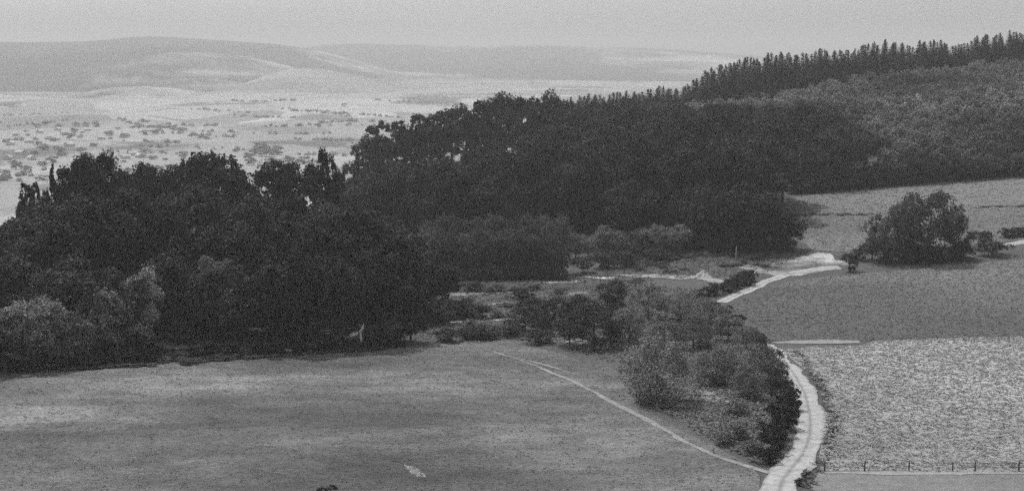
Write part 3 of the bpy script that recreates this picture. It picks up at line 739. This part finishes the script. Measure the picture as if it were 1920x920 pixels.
# ------------------------------------------------------------------ clump in the right-hand field
for kind, px, by, ty, hw, tn, lab in [
    ('shrub', 1742, 486, 360, 56, 0.085, 'largest dark tree of the clump between the right-hand fields'),
    ('shrub', 1795, 483, 388, 24, 0.065, 'dark upright tree on the right flank of the field clump'),
    ('shrub', 1665, 490, 384, 38, 0.102, 'smaller spreading tree on the left of the field clump'),
    ('shrub', 1705, 487, 410, 28, 0.102, 'small tree filling the middle of the field clump'),
    ('fruit', 1635, 488, 440, 20, 0.111, 'low tree at the left end of the field clump'),
    ('bush', 1592, 508, 474, 15, 0.076, 'single round bush left of the field clump'),
    ('bush', 1860, 478, 448, 27, 0.076, 'dark rounded bush at the end of the bright track'),
    ('bush', 1835, 466, 432, 20, 0.093, 'low sloping bush right of the big field tree'),
    ('bush', 1612, 488, 462, 14, 0.102, 'small bush between the round bush and the field clump'),
    ('bush', 1700, 492, 470, 24, 0.068, 'low bush under the left of the field clump'),
    ('bush', 1725, 492, 458, 26, .065, 'round bush between the two largest trees of the field clump'),
    ('bush', 1800, 486, 455, 24, .06, 'dark bush under the upright tree of the field clump'),
    ('bush', 1670, 492, 462, 24, .07, 'bush at the foot of the smaller spreading field tree'),
    ('bush', 1760, 490, 462, 26, 0.068, 'low bush at the foot of the largest field tree')]:
    grnd(kind, px, by, ty, hw, tn, lab, 'bush' if kind == 'bush' else 'tree', 'trees and bushes of the field clump')
for px in range(1885, 2060, 14):
    grnd('bush', px, 445 - (px - 1885) * .05, 427 - (px - 1885) * .05, 13, .055, 'low dark bush in the hedge above the bright track', 'bush', 'hedge above the bright track')
for px in list(range(1500, 1640, 11)) + list(range(1828, 1960, 15)):
    b_ = 403 - (px > 1700) * 14 + random.uniform(-1.5, 1.5)
    grnd('bush', px, b_, b_ - random.uniform(1.5, 4), random.uniform(4, 8), .13, 'tiny bush in the thin line across the pasture', 'bush', 'thin line of bushes across the pasture')

# ------------------------------------------------------------------ bushes of the middle ground
OG = 'bushes and small trees around the worn strips'
for kind, px, by, ty, hw, tn, lab in [
    ('shrub', 1112, 652, 570, 50, 0.050, 'dark rounded tree with a dark shadow above the meadow corner'),
    ('shrub', 1040, 612, 560, 34, 0.050, 'dark tree left of the rounded dark tree'),
    ('shrub', 1000, 600, 558, 28, 0.053, 'low dark tree right of the longest worn strip'),
    ('fruit', 1068, 648, 600, 26, 0.056, 'small dark tree under the rounded dark tree'),
    ('fruit', 1150, 580, 525, 30, 0.056, 'dark small tree below the brightest worn strip'),
    ('shrub', 822, 606, 556, 32, .06, 'dark rounded shrub just right of the left wood'),
    ('shrub', 868, 596, 560, 26, .06, 'rounded shrub above the left end of the longest worn strip'),
    ('shrub', 905, 634, 608, 30, .07, 'spreading low shrub below the longest worn strip'),
    ('shrub', 985, 622, 575, 32, .055, 'dark shrub at the right end of the longest worn strip'),
    ('shrub', 1085, 610, 552, 34, .055, 'dark shrub standing behind the rounded dark tree'),
    ('bush', 836, 592, 560, 22, 0.044, 'dark round bush left of the worn strips'),
    ('bush', 905, 600, 572, 18, 0.062, 'bush between the two middle worn strips'),
    ('bush', 975, 560, 536, 26, 0.062, 'flat bush above the middle worn strips'),
    ('bush', 880, 546, 528, 22, 0.062, 'bush beside the brightest left strip'),
    ('bush', 1010, 645, 618, 26, 0.056, 'bush at the head of the meadow'),
    ('bush', 950, 630, 608, 26, 0.062, 'bush just under the longest worn strip'),
    ('bush', 890, 636, 612, 26, 0.050, 'dark bush left of the head of the meadow'),
    ('bush', 840, 640, 614, 24, 0.050, 'dark bush beside the last tree of the left wood'),
    ('bush', 800, 600, 570, 22, 0.062, 'bush at the right foot of the left wood'),
    ('shrub', 1215, 600, 530, 34, 0.293, 'light small tree below the belt of worn ground'),
    ('shrub', 1275, 600, 540, 34, 0.262, 'light leafy tree left of the dark hedge end'),
    ('shrub', 1330, 620, 560, 32, 0.200, 'medium-grey tree at the lower end of the upper track'),
    ('shrub', 1180, 640, 575, 30, 0.262, 'light tree right of the rounded dark tree'),
    ('shrub', 1245, 650, 585, 32, 0.246, 'light tree above the big meadow-side bush'),
    ('shrub', 1300, 655, 590, 32, 0.169, 'darker tree among the light trees left of the road'),
    ('fruit', 1365, 640, 590, 26, 0.185, 'tree just left of the short field track'),
    ('fruit', 1400, 655, 610, 22, 0.169, 'small tree close to the top of the dirt road'),
    ('shrub', 1232, 752, 634, 54, .30, 'large round bushy tree beside the meadow path, its shadow below it'),
    ('shrub', 1338, 720, 648, 34, 0.246, 'broad leafy tree left of the dirt road'),
    ('shrub', 1385, 712, 645, 34, 0.231, 'leafy tree in the thicket left of the dirt road'),
    ('shrub', 1435, 720, 648, 34, 0.200, 'leafy tree at the roadside bend'),
    ('shrub', 1402, 746, 680, 30, 0.231, 'rounded tree in front of the roadside thicket'),
    ('shrub', 1462, 756, 690, 24, 0.062, 'dark tree overhanging the dirt road'),
    ('bush', 1380, 775, 745, 22, 0.216, 'bush standing alone in the rough triangle'),
    ('bush', 1390, 825, 790, 24, 0.200, 'bush near the tip of the rough triangle'),
    ('bush', 1360, 835, 812, 20, 0.169, 'dark low bush beside the path'),
    ('bush', 1405, 850, 825, 20, 0.185, 'low bush at the tip of the rough triangle')]:
    grnd(kind, px, by, ty, hw, tn, lab, 'bush' if kind == 'bush' else 'tree', OG)
for px, by, ty, hw in [(1484, 770, 725, 17), (1484, 790, 745, 15), (1478, 805, 758, 18), (1470, 822, 775, 19), (1460, 838, 792, 19), (1448, 852, 812, 20), (1438, 868, 835, 20), (1455, 800, 755, 20), (1440, 828, 790, 20)]:
    grnd('bush', px, by, ty, hw, .036, 'dark bush in the hedge along the left of the dirt road', 'bush', 'dark hedge along the dirt road')
for px, by, ty, hw in [(1325, 556, 536, 16), (1345, 552, 528, 16), (1365, 547, 522, 17), (1385, 541, 514, 17), (1400, 535, 508, 16), (1408, 528, 506, 12), (1300, 562, 545, 16)]:
    grnd('bush', px, by, ty, hw, .034, 'dark bush in the hedge left of the upper track', 'bush', 'dark hedge along the upper track')
for px, by, ty, hw in [(1432, 652, 630, 12), (1420, 640, 622, 12), (1385, 612, 590, 14), (1360, 596, 572, 14), (1340, 585, 566, 14)]:
    grnd('bush', px, by, ty, hw, .05, 'small bush on the left verge between the two road pieces', 'bush', 'verge bushes between the road pieces')
rr = random.Random(5)
for i in range(30):
    px = rr.uniform(1150, 1480); py = rr.uniform(540, 740)
    if px > np.interp(py, [540, 600, 640, 740], [1320, 1380, 1420, 1465]) or (abs(px - 1235) < 85 and py > 610): continue
    grnd('bush', px, py, py - rr.uniform(12, 22), rr.uniform(12, 20), rr.uniform(.12, .24), 'low leafy bush filling the thicket left of the road', 'bush', 'thicket bushes left of the road')
for i in range(36):
    px = rr.uniform(780, 1150); py = rr.uniform(535, 632)
    grnd('bush', px, py, py - rr.uniform(7, 15), rr.uniform(10, 18), rr.uniform(.06, .14), 'low dark bush scattered among the worn strips', 'bush', 'scattered bushes among the worn strips')
for i in range(26):
    px = rr.uniform(1180, 1440); py = rr.uniform(478, 512) + (0 if px < 1380 else -10)
    if 1290 < px < 1350: continue
    grnd('bush', px, py, py - rr.uniform(5, 10), rr.uniform(9, 16), rr.uniform(.08, .16), 'low bush on the rough ground below the round dark trees', 'bush', 'low bushes below the round dark trees')
for px, by, ty in ((1512, 896, 880), (1500, 912, 896)):
    grnd('bush', px, by, ty, 9, .06, 'narrow weedy bush on the right verge of the dirt road', 'bush', 'verge weeds of the dirt road')
x, Y = gp(626, 919); plant('bush', x, Y - 5, h=1.9, hw=1.0, tone=.03, label='top of a dark bush cut by the bottom edge', cat='bush')

# ------------------------------------------------------------------ small things
def heap(name, px, py, rx, ry, h, mat, label, cat, peak=1.0, seed=0, rot=0.0, rough=.12):
    x, Y = gp(px, py); V = []; n, rows = 44, 18
    for j in range(rows):
        rad = 1 - j / (rows - 1)
        for i in range(n):
            a = 6.283 * i / n; w = 1 + .16 * math.sin(3 * a + seed) + .3 * mn.noise(Vector((math.cos(a) * 1.5, math.sin(a) * 1.5, seed)))
            u, v = math.cos(a) * rx * rad * w, math.sin(a) * ry * rad * w
            X, Z2 = x + u * math.cos(rot) - v * math.sin(rot), Y + u * math.sin(rot) + v * math.cos(rot)
            nz = mn.fractal(Vector((u * 2.2, v * 2.2, seed)), 1.0, 2.0, 4)
            V.append((X, Z2, H1(X, Z2) - .08 + h * (1 - rad ** peak) * (1 + rough * 3 * nz) + .25 * rough * nz * (rad < .95)))
    Q = [(j * n + i, j * n + (i + 1) % n, (j + 1) * n + (i + 1) % n, (j + 1) * n + i) for j in range(rows - 1) for i in range(n)]
    return tag(link(name, mesh_np(name, V, np.array(Q)), mat, smooth=False), label, cat)
heap('hay_heap', 776, 886, .75, 3.0, .35, plain('bleached_hay', .27, .5, 2), 'pale flattened heap lying in the lower meadow', 'heap', 1.6, 3, .45, .3)
heap('spoil_heap', 1318, 519, 2.2, 2.2, 1.5, M_chalk, 'pale pointed heap beside the yard below the round trees', 'heap', 1.0, 5)
def snag(px, py):
    x, Y = gp(px, py); Y -= 1.0; z = H1(x, Y)
    V, Q = [], []
    def add(P, Rr):
        v, q = tube(P, Rr, 6); o = len(V); V.extend([tuple(a) for a in v]); Q.extend([tuple(o + a for a in f) for f in q])
    def W(a, b, c=0): return (x + a, Y + c, z + b)
    add([W(-1.3, 1.9), W(-.3, 2.3), W(.3, 2.6), W(.6, 3.2), W(.75, 3.9)], [.22, .32, .3, .2, .07])
    add([W(.3, 2.6), W(.35, 1.2), W(.4, -.3)], [.18, .2, .24]); add([W(-.3, 2.3), W(-.9, 2.4), W(-1.4, 2.2)], [.15, .12, .05])
    add([W(.6, 3.2), W(.2, 3.5), W(.1, 3.8)], [.12, .08, .03]); add([W(.35, 1.3), W(.9, .9), W(1.4, .4)], [.1, .07, .03])
    tag(link('dead_tree', mesh_np('dead_tree', V, Q), plain('bleached_wood', .7, .2, 3), smooth=True), 'bleached broken dead branch standing against the dark wood', 'dead tree')
snag(674, 652)
def post(px, by, ty, r, label, tone=.45, crook=False):
    x, Y = gp(px, by); zt = zat(px, ty, Y); z = H1(x, Y)
    V, Q = tube([(x, Y, z - .3), (x, Y, z + (zt - z) * .5), (x + .04, Y, zt - .05), (x + .04, Y, zt)], [r, r * .95, r * .85, r * .3], 8)
    tag(link('post', mesh_np('post', [tuple(v) for v in V], Q), plain('post_wood', tone, .2, 4)), label, 'post')
post(1380, 486, 462, .13, 'thin pale pole standing before the round dark trees')
post(1781, 339, 300, .30, 'pale post at the lower edge of the hillside forest', .6)
post(1338, 852, 838, .07, 'thin post beside the meadow path near the road', .2)
post(1660, 480, 462, .12, 'pale post at the left of the field clump', .6)
post(1770, 722, 714, .06, 'tiny stake in the stubble field', .1)

def fence(pts, hh, label):
    P = [gp(a, b) for a, b in pts]; x0, y0 = P[0]; z0 = H1(x0, y0)
    e = bpy.data.objects.new('fence', None); col.objects.link(e); e.location = (x0, y0, z0); tag(e, label, 'fence')
    mt = plain('fence_wood', .10, .3, 4); tops = []
    for (x, y) in P:
        z = H1(x, y) - z0; h = hh * random.uniform(.9, 1.1)
        V, Q = tube([(x - x0, y - y0, z - .3), (x - x0, y - y0, z + h * .6), (x - x0 + .03, y - y0, z + h - .03), (x - x0 + .03, y - y0, z + h)], [.09, .085, .08, .03], 7)
        link('post', mesh_np('post', [tuple(v) for v in V], Q), mt, e, True); tops.append((x - x0, y - y0, z))
    for f in (.45, .82):
        V, Q = tube([(a, b, c + hh * f) for a, b, c in tops], [.018] * len(tops), 5)
        link('wire', mesh_np('wire', [tuple(v) for v in V], Q), mt, e)
fence([(1546, 884), (1621, 884), (1704, 886), (1786, 886), (1828, 886), (1910, 887), (1990, 887)], 1.15, 'post-and-wire fence between the stubble and the headland at bottom right')

# far village and trees of the valley
def house(x, y, w, l, hw_, hr, rot, i):
    z = H1(x, y)
    e = bpy.data.objects.new('farmhouse', None); col.objects.link(e); e.location = (x, y, z); e.rotation_euler = (0, 0, rot)
    tag(e, 'small pale house blurred by haze in the valley village', 'house', 'houses of the valley village')
    a, b = w / 2, l / 2
    V = [(-a, -b, -1), (a, -b, -1), (a, b, -1), (-a, b, -1), (-a, -b, hw_), (a, -b, hw_), (a, b, hw_), (-a, b, hw_), (0, -b, hw_ + hr), (0, b, hw_ + hr)]
    m = bpy.data.meshes.new('wall'); m.from_pydata(V, [], [(0, 1, 5, 8, 4), (1, 2, 6, 5), (2, 3, 7, 9, 6), (3, 0, 4, 7)]); link('wall', m, M_wall, e)
    o_ = .5; t = .3
    V = [(-a - o_, -b - o_, hw_ - .35), (0, -b - o_, hw_ + hr + .05), (a + o_, -b - o_, hw_ - .35), (-a - o_, b + o_, hw_ - .35), (0, b + o_, hw_ + hr + .05), (a + o_, b + o_, hw_ - .35)]
    V += [(v[0], v[1], v[2] + t) for v in V]
    m = bpy.data.meshes.new('roof'); m.from_pydata(V, [], [(0, 1, 4, 3), (1, 2, 5, 4), (6, 9, 10, 7), (7, 10, 11, 8), (0, 6, 7, 1), (1, 7, 8, 2), (3, 4, 10, 9), (4, 5, 11, 10), (0, 3, 9, 6), (2, 8, 11, 5)]); link('roof', m, M_roof, e)
def fgp(px, py): return gp(px, py, 700, 6000)
for i, (px, py) in enumerate([(95, 262), (120, 252), (150, 258), (108, 245), (165, 246), (55, 268), (75, 250), (38, 290), (60, 300), (130, 275), (250, 292), (262, 296), (235, 298), (30, 255), (15, 300), (190, 262), (20, 272)]):
    x, y = fgp(px, py); house(x, y, 6, random.uniform(7, 9), 2.6, 1.4, random.uniform(0, 3.1), i)
for px, by, hw in [(480, 292, 14), (500, 294, 18), (522, 290, 14), (465, 298, 12), (490, 284, 16), (518, 282, 9), (472, 310, 14), (540, 306, 14), (570, 308, 14), (600, 310, 12), (510, 312, 16),
                   (130, 262, 12), (138, 250, 10), (142, 238, 9), (112, 292, 8), (65, 290, 8), (80, 312, 10), (30, 318, 14), (50, 322, 12), (10, 330, 12), (100, 305, 12), (205, 255, 10), (85, 235, 8), (70, 240, 8), (110, 240, 8), (160, 238, 9), (180, 238, 8), (855, 200, 7), (870, 202, 7), (645, 200, 6)]:
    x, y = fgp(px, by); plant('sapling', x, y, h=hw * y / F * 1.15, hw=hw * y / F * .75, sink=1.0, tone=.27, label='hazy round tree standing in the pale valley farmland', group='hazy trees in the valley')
fr = random.Random(21)
for i in range(70):
    px, by = (fr.uniform(-40, 360), fr.uniform(228, 345)) if i < 75 else (fr.uniform(340, 690), fr.uniform(222, 318))
    hw = fr.uniform(4, 8) * (by - 110) / 160
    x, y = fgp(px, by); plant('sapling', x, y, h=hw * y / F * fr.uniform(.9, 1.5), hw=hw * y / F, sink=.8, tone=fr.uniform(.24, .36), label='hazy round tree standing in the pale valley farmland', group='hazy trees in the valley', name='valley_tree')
def far_rows():
    P = []; rng = np.random.default_rng(11)
    lines = [((0, 217), (130, 212)), ((0, 240), (120, 226)), ((300, 232), (420, 236)), ((230, 225), (330, 240)), ((280, 250), (450, 258)), ((200, 262), (330, 268)), ((350, 246), (620, 252)), ((420, 215), (560, 222)), ((540, 205), (660, 220)),
             ((250, 275), (460, 282)), ((560, 262), (700, 266)), ((480, 240), (780, 238)), ((600, 232), (800, 230)), ((0, 340), (80, 318)), ((560, 290), (690, 296)), ((640, 212), (760, 222)), ((360, 205), (470, 212)), ((0, 268), (90, 262)), ((430, 188), (560, 190)),
             ((250, 240), (400, 262)), ((180, 285), (340, 290)), ((700, 188), (850, 196))]
    for (a, b) in lines:
        A = np.array(fgp(*a)); B = np.array(fgp(*b)); L = np.linalg.norm(B - A); n = int(L / 7) + 2
        for t in rng.random(n):
            if rng.random() < .35 and math.sin(t * 40) > .2: continue
            c = A + (B - A) * t; P.append((c[0] + rng.normal() * 4, c[1] + rng.normal() * 8, rng.uniform(2.0, 4.6)))
    V, Q, o = [], [], 0
    for x, y, h in P:
        d = rng.normal(size=(40, 3)); d /= np.linalg.norm(d, axis=1, keepdims=True); d[:, 2] = abs(d[:, 2])
        pts = d * np.array([h * .7, h * .7, h * .9]) * rng.uniform(.6, 1.1, (40, 1)) + np.array([x, y, H1(x, y)])
        v, q = leaf_quads(pts, d + rng.normal(size=d.shape) * .4, h * .42, rng); V.append(v); Q.append(q + o); o += len(v)
    Q = np.concatenate(Q)
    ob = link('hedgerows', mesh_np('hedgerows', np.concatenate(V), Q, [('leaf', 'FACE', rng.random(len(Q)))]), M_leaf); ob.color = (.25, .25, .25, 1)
    tag(ob, 'hazy hedgerows dividing the valley farmland', kind='stuff')
far_rows()

# ------------------------------------------------------------------ grass and stubble tufts
def inside(poly, x, y):
    r = np.zeros(len(x), bool)
    for i in range(len(poly)):
        x1, y1 = poly[i]; x2, y2 = poly[(i + 1) % len(poly)]
        if y1 == y2: continue
        r ^= ((y1 > y) != (y2 > y)) & (x < (x2 - x1) * (y - y1) / (y2 - y1) + x1)
    return r
def tufts(name, poly, n, size, hgt_, tone, label, seed, blades=5, clump=0, avoid=None):
    rng = np.random.default_rng(seed); mn, mx = poly.min(0), poly.max(0)
    X = rng.uniform(mn[0], mx[0], n); Y = rng.uniform(mn[1], mx[1], n)
    if clump:
        f = np.sin(X * 1.1 + 2 * np.sin(Y * .35)) * np.sin(Y * .9 + 2 * np.sin(X * .3)) + .6 * rng.normal(size=n); k = f > -clump; X, Y = X[k], Y[k]
    ok = inside(poly, X, Y); X, Y = X[ok], Y[ok]
    Z = hgt(X, Y); m = len(X)
    C = np.repeat(np.column_stack([X, Y, Z + .05]), blades, 0); S = np.repeat(rng.uniform(.5, 1.4, m), blades)
    C += rng.normal(size=C.shape) * np.array([size * .45, size * .45, 0]) * S[:, None]
    hh = hgt_ * S * rng.uniform(.5, 1.2, len(C)); a = rng.uniform(0, 6.28, len(C)); w = size * .5 * S
    U = np.column_stack([np.cos(a) * w, np.sin(a) * w, 0 * a]); L = rng.normal(size=(len(C), 3)) * hgt_ * 1.1; L[:, 2] = hh * .55
    V = np.stack([C - U * .5, C + U * .5, C + U * .35 + L, C - U * .35 + L], 1).reshape(-1, 3)
    Q = np.arange(len(V)).reshape(-1, 4)
    ob = link(name, mesh_np(name, V, Q, [('leaf', 'FACE', rng.random(len(Q)))]), M_grassblade); ob.color = (tone, tone, tone, 1)
    tag(ob, label, kind='stuff')
tufts('grass', LEFTP, 70000, .24, .08, .15, 'short grass tufts over the mown meadow', 1, 3, .2)
tufts('stubble', PALEP, 36000, .30, .14, .30, 'coarse tufts over the pale stubble field', 2, 5, .0)
tufts('crop', DARKP, 30000, .32, .12, .12, 'low crop over the grey field', 3, 3)
tri = np.array(ppoly([(1180, 745), (1240, 770), (1290, 800), (1360, 840), (1425, 872), (1445, 868), (1475, 820), (1490, 770), (1480, 730), (1430, 690), (1425, 640), (1350, 580), (1320, 545), (1150, 530), (1160, 690)]))
tufts('rough_grass', tri, 26000, .45, .3, .2, 'rough grass between the meadow path and the dirt road', 4, 4, .3)
mid = np.array(ppoly([(780, 640), (880, 630), (1000, 640), (1150, 680), (1160, 530), (1440, 515), (1500, 480), (1200, 485), (1040, 520), (785, 525)]))
tufts('rough_grass', mid, 26000, .5, .22, .15, 'rough grass around the worn strips and bushes', 5, 4, .2)
tufts('pasture_grass', SLOPEP, 24000, .5, .15, .17, 'grass of the sloping pasture', 6, 3)
tufts('verge_grass', np.array(rd[::-1] and [(p[0] + 2.0 + random.uniform(-.2, .5), p[1]) for p in rd] + [(p[0] + 3.4, p[1]) for p in rd[::-1]]), 4000, .35, .4, .13, 'weedy verge right of the dirt road', 7, 5)

# ------------------------------------------------------------------ haze
bm_v = [(x, y, z) for z in (-75, 215) for y in (-90, 16800) for x in (-9200, 9200)]
hm = bpy.data.meshes.new('haze'); hm.from_pydata(bm_v, [], [(0, 2, 3, 1), (4, 5, 7, 6), (0, 1, 5, 4), (2, 6, 7, 3), (0, 4, 6, 2), (1, 3, 7, 5)])
mh = bpy.data.materials.new('haze'); mh.use_nodes = True; nh = mh.node_tree; nh.nodes.clear()
pv = nh.nodes.new('ShaderNodeVolumePrincipled'); ho = nh.nodes.new('ShaderNodeOutputMaterial')
pv.inputs['Color'].default_value = (.95, .95, .95, 1); pv.inputs['Density'].default_value = .00019; pv.inputs['Anisotropy'].default_value = .2
nh.links.new(pv.outputs[0], ho.inputs['Volume'])
tag(link('haze', hm, mh), 'summer haze filling the valley', kind='stuff')
print('objects', len(bpy.data.objects))
